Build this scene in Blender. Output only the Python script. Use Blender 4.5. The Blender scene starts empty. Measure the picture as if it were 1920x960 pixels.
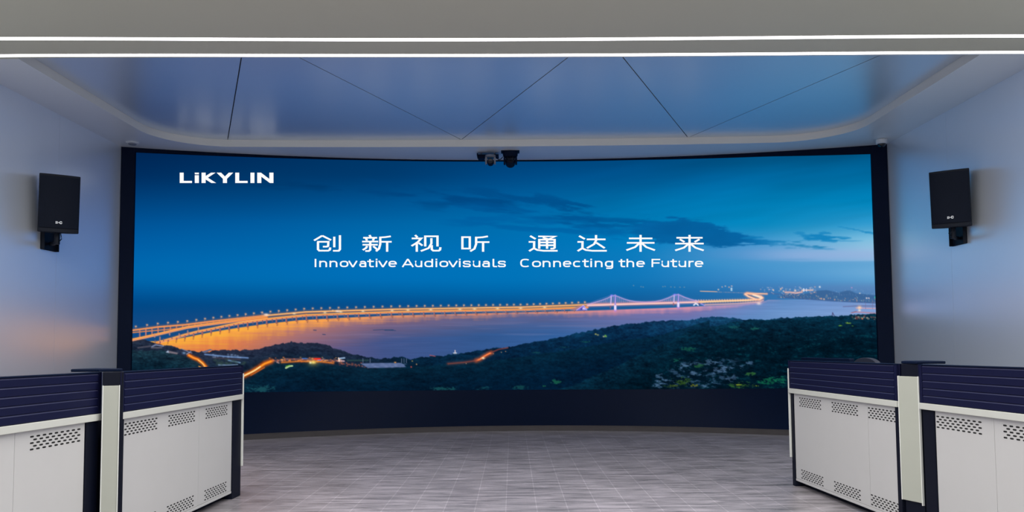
import bpy, bmesh, math, random
import numpy as np
from mathutils import Vector, Matrix
from mathutils.geometry import tessellate_polygon

# ------------------------------------------------------------------ camera, world, lights, exposure
SC = bpy.context.scene
COL = SC.collection
FPX, PPX, PPY = 1500.0, 960.0, 565.0                 # focal length and principal point for a 1920 x 960 frame
EYE = Vector((0, 0, 1.24)); PITCH, ROLL = math.radians(3.4), math.radians(0.45)
FW = Vector((0, math.cos(PITCH), math.sin(PITCH))); R0 = Vector((1, 0, 0)); U0 = R0.cross(FW)
RT = R0*math.cos(ROLL)-U0*math.sin(ROLL); UP = U0*math.cos(ROLL)+R0*math.sin(ROLL)
cam = bpy.data.cameras.new('camera'); camo = bpy.data.objects.new('camera', cam); COL.objects.link(camo)
cam.sensor_width = 36; cam.lens = FPX/1920*36; cam.shift_y = (PPY-480)/1920; cam.shift_x = 0; cam.clip_start = 0.05
camo.matrix_world = Matrix(((RT.x, UP.x, -FW.x, EYE.x), (RT.y, UP.y, -FW.y, EYE.y), (RT.z, UP.z, -FW.z, EYE.z), (0, 0, 0, 1)))
SC.camera = camo
SC.view_settings.view_transform = 'Standard'; SC.view_settings.look = 'None'
SC.view_settings.gamma = 1; SC.view_settings.use_curve_mapping = False; SC.view_settings.exposure = 0
wd = bpy.data.worlds.new('world'); SC.world = wd; wd.use_nodes = True
wd.node_tree.nodes['Background'].inputs[0].default_value = (.5, .55, .65, 1); wd.node_tree.nodes['Background'].inputs[1].default_value = 0.1
H = 4.14                                             # ceiling height
def area(name, loc, sx, sy, power, col):             # unseen fill lights added under the ceiling, out of frame, to brighten the room
    l = bpy.data.lights.new(name, 'AREA'); l.shape = 'RECTANGLE'; l.size = sx; l.size_y = sy; l.energy = power; l.color = col
    o = bpy.data.objects.new(name, l); o.location = loc; COL.objects.link(o); return o
FILL_A, FILL_B, FILL_C, STRIP_E = 262, 222, 262, 3.2
area('ceiling_fill', (0, 5.7, H-.03), 9.6, .4, FILL_C, (1, .97, .92))
area('ceiling_fill', (0, 3.0, H-.03), 9.6, .5, FILL_A, (1, .97, .92))
area('ceiling_fill', (0, -.3, H-.03), 9.6, .5, FILL_B, (1, .97, .92))

# ------------------------------------------------------------------ helpers
def lin(r, g, b):
    f = lambda c: c/12.92 if c <= .04045 else ((c+.055)/1.055)**2.4
    return (f(r/255), f(g/255), f(b/255), 1)

def mat(name, col, rough=.5, metal=0., spec=.5, noise=0., scale=8., bump=0., emit=0.):
    m = bpy.data.materials.new(name); m.use_nodes = True; nt = m.node_tree; b = nt.nodes['Principled BSDF']
    b.inputs['Base Color'].default_value = col; b.inputs['Roughness'].default_value = rough
    b.inputs['Metallic'].default_value = metal; b.inputs['Specular IOR Level'].default_value = spec
    if noise or bump:
        tc = nt.nodes.new('ShaderNodeTexCoord'); n = nt.nodes.new('ShaderNodeTexNoise'); n.inputs['Scale'].default_value = scale; n.inputs['Detail'].default_value = 5
        nt.links.new(tc.outputs['Object'], n.inputs['Vector'])
        if noise:
            mx = nt.nodes.new('ShaderNodeMix'); mx.data_type = 'RGBA'
            mx.inputs['A'].default_value = tuple(c*(1-noise) for c in col[:3])+(1,); mx.inputs['B'].default_value = tuple(min(1, c*(1+noise)) for c in col[:3])+(1,)
            nt.links.new(n.outputs['Fac'], mx.inputs['Factor']); nt.links.new(mx.outputs['Result'], b.inputs['Base Color'])
        if bump:
            bp = nt.nodes.new('ShaderNodeBump'); bp.inputs['Strength'].default_value = bump; bp.inputs['Distance'].default_value = .01
            nt.links.new(n.outputs['Fac'], bp.inputs['Height']); nt.links.new(bp.outputs['Normal'], b.inputs['Normal'])
    if emit:
        b.inputs['Emission Color'].default_value = col; b.inputs['Emission Strength'].default_value = emit
    return m

class MB:
    def __init__(s): s.v, s.f, s.mi = [], [], []
    def add(s, vs, fs, mi=0, mx=None):
        o = len(s.v); s.v += [tuple(mx @ Vector(v)) if mx else tuple(v) for v in vs]
        s.f += [tuple(i+o for i in f) for f in fs]; s.mi += [mi]*len(fs); return s
    def box(s, x0, x1, y0, y1, z0, z1, mi=0, mx=None):
        vs = [(x, y, z) for z in (z0, z1) for y in (y0, y1) for x in (x0, x1)]
        return s.add(vs, [(0,2,3,1),(4,5,7,6),(0,1,5,4),(2,6,7,3),(0,4,6,2),(1,3,7,5)], mi, mx)
    def prism(s, poly, z0, z1, mi=0, mx=None):            # plan polygon (counter-clockwise) extruded in z
        n = len(poly); vs = [(x, y, z0) for x, y in poly]+[(x, y, z1) for x, y in poly]
        fs = [tuple(range(n-1, -1, -1)), tuple(range(n, 2*n))]+[(i, (i+1) % n, n+(i+1) % n, n+i) for i in range(n)]
        return s.add(vs, fs, mi, mx)
    def tube(s, pts, r, n=10, mi=0, mx=None):
        vs, fs = [], []; pts = [Vector(p) for p in pts]
        for i, p in enumerate(pts):
            d = (pts[min(i+1, len(pts)-1)]-pts[max(i-1, 0)]).normalized()
            a = d.cross(Vector((0, 0, 1))); a = d.cross(Vector((1, 0, 0))) if a.length < .1 else a
            a.normalize(); b = d.cross(a)
            for k in range(n):
                t = 2*math.pi*k/n; vs.append(p+a*r*math.cos(t)+b*r*math.sin(t))
        for i in range(len(pts)-1):
            for k in range(n): fs.append((i*n+k, i*n+(k+1) % n, (i+1)*n+(k+1) % n, (i+1)*n+k))
        fs += [tuple(range(n-1, -1, -1)), tuple(range((len(pts)-1)*n, len(pts)*n))]
        return s.add(vs, fs, mi, mx)
    def lathe(s, prof, n=28, mi=0, mx=None):              # profile of (radius, z), turned about z
        vs, fs = [], []
        for r, z in prof:
            for k in range(n): t = 2*math.pi*k/n; vs.append((r*math.cos(t), r*math.sin(t), z))
        for i in range(len(prof)-1):
            for k in range(n): fs.append((i*n+k, i*n+(k+1) % n, (i+1)*n+(k+1) % n, (i+1)*n+k))
        fs += [tuple(range(n-1, -1, -1)), tuple(range((len(prof)-1)*n, len(prof)*n))]
        return s.add(vs, fs, mi, mx)
    def build(s, name, mats, parent=None, bevel=0., smooth=False, label=None):
        me = bpy.data.meshes.new(name); me.from_pydata(s.v, [], s.f); mats = mats if isinstance(mats, (list, tuple)) else [mats]
        for m in mats: me.materials.append(m)
        me.polygons.foreach_set('material_index', s.mi)
        bm = bmesh.new(); bm.from_mesh(me); bmesh.ops.recalc_face_normals(bm, faces=bm.faces); bm.to_mesh(me); bm.free()
        if smooth:
            me.polygons.foreach_set('use_smooth', [True]*len(me.polygons)); me.set_sharp_from_angle(angle=math.radians(38))
        o = bpy.data.objects.new(name, me); COL.objects.link(o); o.parent = parent
        if bevel:
            b = o.modifiers.new('bevel', 'BEVEL'); b.width = bevel; b.segments = 2; b.limit_method = 'ANGLE'; b.angle_limit = math.radians(40)
        if label: o['label'] = label
        return o

def tag(o, label=None, cat=None, group=None, kind=None):
    for k, v in (('label', label), ('category', cat), ('group', group), ('kind', kind)):
        if v: o[k] = v
    return o
def empty(name, loc, rz=0):
    o = bpy.data.objects.new(name, None); COL.objects.link(o); o.location = loc; o.rotation_euler = (0, 0, rz); o.empty_display_size = .1; return o
def copy_tree(o, parent=None):
    c = o.copy(); COL.objects.link(c); c.parent = parent
    for ch in list(o.children): copy_tree(ch, c)
    return c

# ------------------------------------------------------------------ materials
M_WALL = mat('satin_wall_panel', (.83, .89, .98, 1), .32, metal=.52, noise=.02, scale=1.5)
M_CEIL = mat('ceiling_paint', (.575, .562, .455, 1), .5, spec=.4, noise=.02, scale=1.2)
M_RIM = mat('recess_rim_paint', (.70, .70, .67, 1), .5, noise=.02)
M_PANEL = mat('lacquered_ceiling_panel', (.72, .77, .84, 1), .34, metal=.72, spec=.6, noise=.03, scale=1.0)
M_GAP = mat('dark_joint', (.02, .025, .03, 1), .8, noise=.1)
M_WHITE = mat('white_powder_coat', (.515, .513, .515, 1), .42, noise=.02, scale=5)
M_TRIM = mat('cream_trim', (.55, .56, .525, 1), .38, noise=.02, scale=5)
M_COVER = mat('cream_cover', (.40, .415, .365, 1), .42, noise=.02, scale=5)
M_EDGE = mat('pale_edge', (.70, .72, .69, 1), .3, noise=.02, scale=5)
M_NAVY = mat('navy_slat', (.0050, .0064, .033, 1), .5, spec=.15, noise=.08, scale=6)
M_NAVYL = mat('navy_slat_highlight', (.030, .033, .078, 1), .35, noise=.08, scale=6)  # highlight along the slats' upper chamfers, painted in as lighter navy
M_BLACK = mat('black_frame', (.0030, .0045, .0130, 1), .5, spec=.15, noise=.1, scale=6)
M_SLOT = mat('slot_shadow', (.004, .004, .005, 1), .9, noise=.1)
M_TOP = mat('worktop_grey', (.25, .26, .28, 1), .4, noise=.05, scale=9)
M_BEZ = mat('bezel_navy', (.0006, .0050, .0220, 1), .6, spec=.1, noise=.1, scale=3)
M_SPK = mat('speaker_shell', (.0035, .0065, .015, 1), .55, spec=.2, noise=.12, scale=40, bump=.1)
M_GRILL = mat('speaker_grille', (.0030, .0060, .015, 1), .7, spec=.15, noise=.2, scale=220, bump=.25)
M_LOGO = mat('badge_white', (.85, .87, .9, 1), .35, noise=.02)
M_STEEL = mat('grey_plastic', (.19, .21, .26, 1), .4, noise=.05, scale=30)
M_DOME = mat('dome_white', (.62, .64, .66, 1), .4, noise=.03, scale=30)
M_LENS = mat('lens_glass', (.004, .006, .014, 1), .08, noise=.1)
M_LED = mat('led_diffuser', (1, .985, 1, 1), .5, emit=STRIP_E, noise=.001)
M_SKIRT = mat('skirting_metal', (.048, .042, .044, 1), .35, metal=.3, noise=.15, scale=5)

def zoned_ceiling(m):                                  # matt before the light strips; beyond, the display's light painted in, paler and glossier
    nt = m.node_tree; b = nt.nodes['Principled BSDF']; N = nt.nodes.new; L = nt.links.new
    tc = N('ShaderNodeTexCoord'); sp = N('ShaderNodeSeparateXYZ'); L(tc.outputs['Object'], sp.inputs[0])
    gt = N('ShaderNodeMath'); gt.operation = 'GREATER_THAN'; gt.inputs[1].default_value = 7.75; L(sp.outputs['Y'], gt.inputs[0])
    rr = N('ShaderNodeMapRange'); rr.inputs['To Min'].default_value = .55; rr.inputs['To Max'].default_value = .30; L(gt.outputs[0], rr.inputs['Value']); L(rr.outputs[0], b.inputs['Roughness'])
    old = b.inputs['Base Color'].links[0].from_socket
    mx = N('ShaderNodeMix'); mx.data_type = 'RGBA'; L(gt.outputs[0], mx.inputs['Factor']); L(old, mx.inputs['A']); mx.inputs['B'].default_value = (.70, .72, .74, 1); L(mx.outputs['Result'], b.inputs['Base Color'])
    sr = N('ShaderNodeMapRange'); sr.inputs['To Min'].default_value = .35; sr.inputs['To Max'].default_value = .65; L(gt.outputs[0], sr.inputs['Value']); L(sr.outputs[0], b.inputs['Specular IOR Level'])
zoned_ceiling(M_CEIL)

def floor_material():
    m = bpy.data.materials.new('stone_plank_floor'); m.use_nodes = True; nt = m.node_tree; b = nt.nodes['Principled BSDF']; N = nt.nodes.new; L = nt.links.new
    tc = N('ShaderNodeTexCoord')
    mp = N('ShaderNodeMapping'); mp.inputs['Scale'].default_value = (1.4, 9, 1); L(tc.outputs['Object'], mp.inputs['Vector'])
    n1 = N('ShaderNodeTexNoise'); n1.inputs['Scale'].default_value = 1.6; n1.inputs['Detail'].default_value = 8; n1.inputs['Roughness'].default_value = .68; n1.inputs['Distortion'].default_value = .6; L(mp.outputs[0], n1.inputs['Vector'])
    n2 = N('ShaderNodeTexNoise'); n2.inputs['Scale'].default_value = .8; n2.inputs['Detail'].default_value = 4; L(tc.outputs['Object'], n2.inputs['Vector'])
    br = N('ShaderNodeTexBrick'); br.offset = .5; br.inputs['Scale'].default_value = 1; br.inputs['Brick Width'].default_value = 1.2; br.inputs['Row Height'].default_value = .24; br.inputs['Mortar Size'].default_value = .0035
    br.inputs['Color1'].default_value = (.47, .47, .47, 1); br.inputs['Color2'].default_value = (.53, .53, .53, 1); br.inputs['Mortar'].default_value = (.86, .86, .86, 1)
    mr = N('ShaderNodeMapping'); mr.inputs['Rotation'].default_value = (0, 0, math.pi/2); mr.inputs['Location'].default_value = (.1, .06, 0); L(tc.outputs['Object'], mr.inputs['Vector']); L(mr.outputs[0], br.inputs['Vector'])
    cr = N('ShaderNodeValToRGB'); cr.color_ramp.elements[0].position = .34; cr.color_ramp.elements[0].color = (.135, .128, .134, 1); cr.color_ramp.elements[1].position = .66; cr.color_ramp.elements[1].color = (.405, .372, .412, 1); L(n1.outputs['Fac'], cr.inputs[0])
    m1 = N('ShaderNodeMix'); m1.data_type = 'RGBA'; m1.blend_type = 'OVERLAY'; m1.inputs['Factor'].default_value = .55; L(cr.outputs[0], m1.inputs['A']); L(br.outputs['Color'], m1.inputs['B'])
    m2 = N('ShaderNodeMix'); m2.data_type = 'RGBA'; m2.blend_type = 'OVERLAY'; m2.inputs['Factor'].default_value = .35; L(m1.outputs['Result'], m2.inputs['A']); L(n2.outputs['Fac'], m2.inputs['B'])
    L(m2.outputs['Result'], b.inputs['Base Color'])
    r = N('ShaderNodeMapRange'); r.inputs['To Min'].default_value = .22; r.inputs['To Max'].default_value = .40; L(n1.outputs['Fac'], r.inputs['Value']); L(r.outputs[0], b.inputs['Roughness'])
    bp = N('ShaderNodeBump'); bp.inputs['Strength'].default_value = .12; bp.inputs['Distance'].default_value = .004; L(n1.outputs['Fac'], bp.inputs['Height']); L(bp.outputs[0], b.inputs['Normal'])
    return m
M_FLOOR = floor_material()

# ------------------------------------------------------------------ the room
XL, XR, YB = -5.515, 5.415, -3.0
def arc(x): return 12.19-.0299*(x-.235)**2              # plan curve of the display
def base_arc(x): return 12.2-.066*(x-.1)**2             # plan curve of the skirting
fl = MB().box(XL-.2, XR+.2, YB-.2, 12.8, -.1, 0).build('floor', M_FLOOR); tag(fl, kind='structure')
def side_wall(name, x0, x1, seams, xf):
    mb = MB(); ys = [YB]+seams+[12.8]
    for a, b in zip(ys[:-1], ys[1:]): mb.box(x0, x1, a+.0018, b-.0018, -.1, H+.3)
    mb.box(x0+(.006 if xf == x1 else .006), x1-.006, YB, 12.8, -.1, H+.29, 1)
    tag(mb.build(name, [M_WALL, M_GAP]), kind='structure')
side_wall('wall_left', XL-.15, XL, [-.0, 2.41, 4.82, 7.23, 9.64, 12.05], XL)
side_wall('wall_right', XR, XR+.15, [.2, 2.6, 5.0, 7.4, 9.805, 12.2], XR)
tag(MB().box(XL-.15, XR+.15, YB-.15, YB, -.1, H+.3).build('wall_back', M_WALL), kind='structure')
xs = np.linspace(XL-.1, XR+.1, 60)
tag(MB().prism([(x, arc(x)+.2) for x in xs]+[(x, arc(x)+.35) for x in xs[::-1]], 0, H+.3).build('wall_front', M_WALL), kind='structure')

# light strips run across the ceiling on a gentle curve
def curve_y(pts):
    px = [p[0] for p in pts]; py = [p[1] for p in pts]
    co = np.polyfit(px, py, 4); return lambda x: float(np.polyval(co, x))
s1 = curve_y([(-5.5,7.22),(-4.71,7.237),(-2.36,7.285),(-1.03,7.335),(.02,7.353),(2.42,7.345),(4.83,7.366),(5.4,7.372)])
s2 = curve_y([(-5.5,7.655),(-4.99,7.663),(-2.49,7.69),(-1.09,7.732),(.02,7.753),(2.55,7.762),(5.1,7.783),(5.4,7.785)])
sx = np.linspace(XL+.004, XR-.004, 50)

# ceiling with the rounded recess cut into it
def recess_outline():
    pts = [(x, s2(x)+.075) for x in np.linspace(-4.86, 4.70, 24)]
    pts += [(4.70, 9.0), (4.70, 10.3)]
    for t in np.linspace(0, math.pi/2, 15)[1:]: pts.append((3.6+1.1*math.cos(t), 10.3+.942*math.sin(t)))
    for x in np.linspace(3.6, -3.87, 26)[1:-1]: pts.append((x, 11.330-.0066*x*x))
    for t in np.linspace(math.pi/2, math.pi, 15)[:-1]: pts.append((-3.87+1.0*math.cos(t), 10.3+.93*math.sin(t)))
    pts += [(-4.87, 10.3), (-4.87, 9.0)]
    return pts
REC = recess_outline()
outer = [(XL-.1, YB-.1), (XR+.1, YB-.1), (XR+.1, 12.7), (XL-.1, 12.7)]
tri = tessellate_polygon([[Vector((x, y, 0)) for x, y in outer], [Vector((x, y, 0)) for x, y in REC]])
allp = outer+REC
mb = MB(); mb.add([(x, y, H) for x, y in allp], [tuple(t) for t in tri])
mb.box(XL-.1, XR+.1, YB-.1, 12.7, H+.16, H+.3)
ceil = tag(mb.build('ceiling', M_CEIL), kind='structure')
me = ceil.data
n = len(REC)
rim = MB(); rim.add([(x, y, H) for x, y in REC]+[(x, y, H+.12) for x, y in REC], [(i, (i+1) % n, n+(i+1) % n, n+i) for i in range(n)])
tag(rim.build('recess_rim', M_RIM, ceil, smooth=True), kind='structure')
mb = MB(); mb.prism(REC, H+.125, H+.15)
tag(mb.build('recess_backing', M_GAP, ceil), kind='structure')
def clip(poly, a, b, off):                              # keep what lies left of a->b, moved off inward
    nx, ny = -(b[1]-a[1]), b[0]-a[0]; l = math.hypot(nx, ny); nx /= l; ny /= l
    d = lambda p: (p[0]-a[0])*nx+(p[1]-a[1])*ny-off
    out = []
    for i, p in enumerate(poly):
        q = poly[(i+1) % len(poly)]; dp, dq = d(p), d(q)
        if dp >= 0: out.append(p)
        if (dp >= 0) != (dq >= 0): t = dp/(dp-dq); out.append((p[0]+t*(q[0]-p[0]), p[1]+t*(q[1]-p[1])))
    return out
A1, B1 = (-2.62, 7.70), (-4.07, 11.33); A2, B2 = (-2.32, 7.69), (-.665, 11.417); A3, B3 = (.745, 7.735), (-.735, 11.381)
A4, B4 = (1.01, 7.745), (2.58, 11.393); A5, B5 = (3.985, 7.717), (2.50, 11.396)
REC_IN = [(x*.9995, y) for x, y in REC]; g = .006
panels = [clip(REC_IN, A1, B1, g), clip(clip(REC_IN, B1, A1, g), A2, B2, g), clip(clip(REC_IN, B2, A2, g), A3, B3, g),
          clip(clip(REC_IN, B3, A3, g), A4, B4, g), clip(clip(REC_IN, B4, A4, g), A5, B5, g), clip(REC_IN, B5, A5, g)]
for pl in panels:
    if len(pl) > 2: tag(MB().prism(pl, H+.1, H+.118).build('ceiling_panel', M_PANEL, ceil), kind='structure')

def strip(f, label):
    r = empty('led_light_strip', (0, f(0), H))
    def band(w, z0, z1):
        return [(x, f(x)-f(0)-w) for x in sx]+[(x, f(x)-f(0)+w) for x in sx[::-1]]
    MB().prism(band(.034, 0, 0), -.004, -.001).build('diffuser', M_LED, r)
    ho = MB(); a = band(.043, 0, 0)
    m_ = len(sx)
    for sgn in (-1, 1):
        ho.prism([(x, f(x)-f(0)+sgn*.038-.003) for x in sx]+[(x, f(x)-f(0)+sgn*.038+.003) for x in sx[::-1]], -.0035, -.0005)
    ho.build('housing', M_RIM, r)
    tag(r, label, 'light', 'ceiling light strips')
strip(s1, 'upper white LED light strip across the plain ceiling, farther from the display')
strip(s2, 'lower white LED light strip along the front edge of the blue recessed ceiling')

# skirting under the display
sk = np.linspace(-5.2, 5.1, 60)
tag(MB().prism([(x, base_arc(x)) for x in sk]+[(x, base_arc(x)+.03) for x in sk[::-1]], 0, .075).prism([(x, base_arc(x)-.006) for x in sk]+[(x, base_arc(x)+.03) for x in sk[::-1]], .068, .08).build('baseboard_front', M_SKIRT), kind='structure')

# ------------------------------------------------------------------ the display
wallv = empty('led_video_wall', (0, 12.19, 0))
def place(o): o.matrix_parent_inverse = Matrix.Translation((0, -12.19, 0)); return o
CL, CR = -5.342, 5.21
def ztop(x): return float(np.interp(x, [-5.358, -3.778, -2.094, .017, 1.977, 3.841, 5.224], [4.076, 4.104, 4.120, 4.124, 4.112, 4.078, 4.015]))
def zbot(x): return float(np.interp(x, [-5.4, -3.92, -2.086, 0, 1.917, 4.03, 5.3], [.645, .640, .628, .619, .617, .632, .636]))
def slab(xs_, lo, hi, off, th, mb=None):                # curved slab standing on the display's plan curve
    mb = mb or MB(); n_ = len(xs_); vs = []
    for x in xs_: vs += [(x, arc(x)-off, lo(x)), (x, arc(x)-off, hi(x)), (x, arc(x)-off+th, hi(x)), (x, arc(x)-off+th, lo(x))]
    fs = [(0, 1, 2, 3), ((n_-1)*4+3, (n_-1)*4+2, (n_-1)*4+1, (n_-1)*4)]
    for i in range(n_-1):
        a, b = i*4, (i+1)*4
        for k in range(4): fs.append((a+k, b+k, b+(k+1) % 4, a+(k+1) % 4))
    return mb.add(vs, fs)
bz = MB(); top = lambda x: H-.002
foot = lambda x: .002
slab(np.linspace(XL+.006, CL, 3), foot, top, .035, .16, bz); slab(np.linspace(CR, XR-.006, 3), foot, top, .035, .16, bz)
slab(np.linspace(CL, CR, 50), ztop, top, .03, .15, bz)
slab(np.linspace(CL, CR, 50), lambda x: zbot(x)-.02, lambda x: ztop(x)+.004, -.004, .12, bz)
place(bz.build('bezel', M_BEZ, wallv, label='dark navy frame of the display'))
lp = MB(); lx = np.linspace(-5.2, 5.1, 50); vs = []
for x in lx: vs += [(x, base_arc(x)+.012, .07), (x, arc(x)-.03, zbot(x)), (x, arc(x)+.1, zbot(x)), (x, arc(x)+.1, .07)]
fs = [(0, 1, 2, 3), tuple((len(lx)-1)*4+k for k in (3, 2, 1, 0))]
for i in range(len(lx)-1):
    for k in range(4): fs.append((i*4+k, i*4+4+k, i*4+4+(k+1) % 4, i*4+(k+1) % 4))
place(lp.add(vs, fs).build('lower_panel', M_BEZ, wallv, smooth=True, label='dark navy panel below the picture'))

# ---- picture shown by the display, worked out in display pixels (numbers only, no files) ----
X0, Y0, PW, PH = 244, 280, 1408, 462
GX, GY = np.meshgrid(np.arange(PW)+X0+0.0, np.arange(PH)+Y0+0.0)
rng = np.random.default_rng(7)

def vnoise(x, y, seed):
    r = np.random.default_rng(seed); T = r.random((256, 256))
    xi = np.floor(x).astype(int); yi = np.floor(y).astype(int)
    fx = x-xi; fy = y-yi; fx = fx*fx*(3-2*fx); fy = fy*fy*(3-2*fy)
    a = T[yi % 256, xi % 256]; b = T[yi % 256, (xi+1) % 256]
    c = T[(yi+1) % 256, xi % 256]; d = T[(yi+1) % 256, (xi+1) % 256]
    return (a*(1-fx)+b*fx)*(1-fy)+(c*(1-fx)+d*fx)*fy

def fbm(x, y, seed, n=4, gain=0.55):
    s = 0; a = 1; t = 0
    for k in range(n):
        s = s+a*vnoise(x*2**k, y*2**k, seed+k); t += a; a *= gain
    return s/t

def blur(a, rx, ry):
    def run(a, r, ax):
        if r < 1: return a
        pad = [(0, 0)]*a.ndim; pad[ax] = (r+1, r)
        c = np.cumsum(np.pad(a, pad, mode='edge'), axis=ax)
        n = a.shape[ax]; k = 2*r+1
        return (np.take(c, np.arange(k, n+k), axis=ax)-np.take(c, np.arange(0, n), axis=ax))/k
    for _ in range(2): a = run(run(a, rx, 1), ry, 0)
    return a

def sstep(a, b, x):
    t = np.clip((x-a)/(b-a), 0, 1); return t*t*(3-2*t)

IMG = np.zeros((PH, PW, 3))

def mix(mask, col):
    global IMG
    m = mask[..., None] if mask.ndim == 2 else mask
    IMG[:] = IMG*(1-m)+np.asarray(col, float)*m

def win(x0, y0, x1, y1):
    a = max(0, int(x0-X0)); b = min(PW, int(x1-X0)+2); c = max(0, int(y0-Y0)); d = min(PH, int(y1-Y0)+2)
    return slice(c, d), slice(a, b)

def seg_dist(px, py, x0, y0, x1, y1):
    dx, dy = x1-x0, y1-y0; L = dx*dx+dy*dy+1e-9
    t = np.clip(((px-x0)*dx+(py-y0)*dy)/L, 0, 1)
    return np.hypot(px-x0-t*dx, py-y0-t*dy)

def stroke(pts, w, col, alpha=1.0, glow=0.0, galpha=0.0, gcol=None):
    xs = [p[0] for p in pts]; ys = [p[1] for p in pts]; m = w+glow*3+2
    s = win(min(xs)-m, min(ys)-m, max(xs)+m, max(ys)+m); gx, gy = GX[s], GY[s]
    if gx.size == 0: return
    d = np.full(gx.shape, 1e9)
    for a, b in zip(pts[:-1], pts[1:]): d = np.minimum(d, seg_dist(gx, gy, *a, *b))
    if glow:
        g = galpha*np.exp(-(np.maximum(d-w/2, 0)/glow)**2)
        IMG[s] = IMG[s]*(1-g[..., None])+np.array(gcol or col, float)*g[..., None]
    k = alpha*np.clip(w/2+0.5-d, 0, 1)*min(1, w)
    IMG[s] = IMG[s]*(1-k[..., None])+np.array(col, float)*k[..., None]

def dot(x, y, r, col, alpha=1.0, sx=1.0):
    s = win(x-3*r*sx-1, y-3*r-1, x+3*r*sx+1, y+3*r+1); gx, gy = GX[s], GY[s]
    if gx.size == 0: return
    g = alpha*np.exp(-(((gx-x)/(r*sx))**2+((gy-y)/r)**2))
    IMG[s] = IMG[s]*(1-g[..., None])+np.array(col, float)*g[..., None]

def poly(pts, col, alpha=1.0, soft=0.7):
    xs = np.array([p[0] for p in pts]); ys = np.array([p[1] for p in pts])
    s = win(xs.min()-3, ys.min()-3, xs.max()+3, ys.max()+3); gx, gy = GX[s], GY[s]
    ins = np.zeros(gx.shape, bool); d = np.full(gx.shape, 1e9); n = len(pts)
    for i in range(n):
        x0, y0 = pts[i]; x1, y1 = pts[(i+1) % n]
        if y0 != y1:
            c = ((gy < y0) != (gy < y1)) & (gx < x0+(gy-y0)*(x1-x0)/(y1-y0)); ins ^= c
        d = np.minimum(d, seg_dist(gx, gy, x0, y0, x1, y1))
    k = alpha*np.clip(0.5+np.where(ins, d, -d)/(2*soft), 0, 1)
    IMG[s] = IMG[s]*(1-k[..., None])+np.array(col, float)*k[..., None]

def line_y(pts, x):
    return np.interp(x, [p[0] for p in pts], [p[1] for p in pts])

# sky: colours at a coarse lattice
CX = [250, 480, 720, 960, 1190, 1420, 1645]
CY = [285, 330, 380, 420, 450, 475, 498, 525, 548, 572, 600]
SKY = [
 [(0,37,82),(0,44,92),(0,54,102),(0,60,112),(0,66,118),(0,78,126),(0,84,132)],
 [(0,46,96),(0,54,104),(0,58,110),(0,74,134),(0,86,146),(0,100,156),(0,108,162)],
 [(0,68,128),(0,74,134),(0,84,146),(0,98,162),(0,114,174),(0,122,178),(0,132,186)],
 [(0,84,152),(0,92,160),(0,102,168),(0,110,174),(0,126,188),(4,136,192),(52,152,204)],
 [(0,93,164),(0,99,168),(0,108,176),(0,112,180),(0,124,190),(60,150,206),(136,196,226)],
 [(0,99,171),(0,104,174),(0,110,182),(0,114,184),(10,124,190),(104,156,210),(158,196,226)],
 [(0,104,175),(0,108,180),(0,113,186),(0,116,186),(14,122,190),(72,150,206),(124,178,220)],
 [(0,103,173),(0,108,178),(0,111,184),(0,115,185),(16,118,184),(62,136,198),(96,164,212)],
 [(0,88,156),(0,94,160),(0,97,164),(0,102,170),(14,104,168),(42,112,174),(84,130,182)],
 [(0,72,134),(2,76,138),(4,76,138),(4,80,142),(20,88,148),(50,112,170),(88,136,190)],
 [(14,74,134),(24,74,130),(40,78,132),(40,84,144),(60,108,164),(84,132,190),(110,150,204)]]
SK = np.array(SKY, float)
rows = np.stack([np.stack([np.interp(np.arange(PW)+X0, CX, SK[j, :, c]) for c in range(3)], -1) for j in range(len(CY))])
fy = np.interp(np.arange(PH)+Y0, CY, np.arange(len(CY))); j0 = np.minimum(fy.astype(int), len(CY)-2); tt = (fy-j0)[:, None, None]
IMG[:] = rows[j0]*(1-tt)+rows[j0+1]*tt
IMG[:] = blur(IMG, 24, 6)
# faint slanting veils of the upper right sky
v = fbm((GX-0.9*GY)/260, (GY+0.16*GX)/26, 31, 3)
IMG *= (1+((v-0.5)*0.17*sstep(900, 1250, GX)*sstep(470, 400, GY))[..., None])
def streaks(x0, x1, y0, y1, slope, thr, amp, seed, sx=70, sy=7, col=None):
    yy = GY-slope*(GX-(x0+x1)/2)
    e = sstep(x0, x0+(x1-x0)*.25, GX)*sstep(x1, x1-(x1-x0)*.25, GX)*sstep(y0, (y0+y1)/2, yy)*sstep(y1, (y0+y1)/2, yy)
    n = fbm(GX/sx, yy/sy, seed, 4, .6)
    mix(amp*sstep(thr, thr+.18, n*0.75+0.35*e)*e, col)
streaks(380, 860, 320, 375, 0.05, .62, .75, 41, 150, 16, (0,54,104))
streaks(600, 1040, 322, 412, 0.10, .60, .75, 42, 90, 12, (0,66,124))
streaks(800, 1180, 338, 408, 0.16, .61, .75, 43, 60, 8, (0,74,134))
streaks(800, 1180, 370, 428, 0.10, .62, .65, 44, 60, 8, (0,82,146))
streaks(780, 1250, 388, 460, 0.06, .585, .6, 45, 70, 8, (0,90,158))
streaks(980, 1360, 390, 450, 0.05, .585, .8, 46, 60, 7, (0,84,146))
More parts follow.
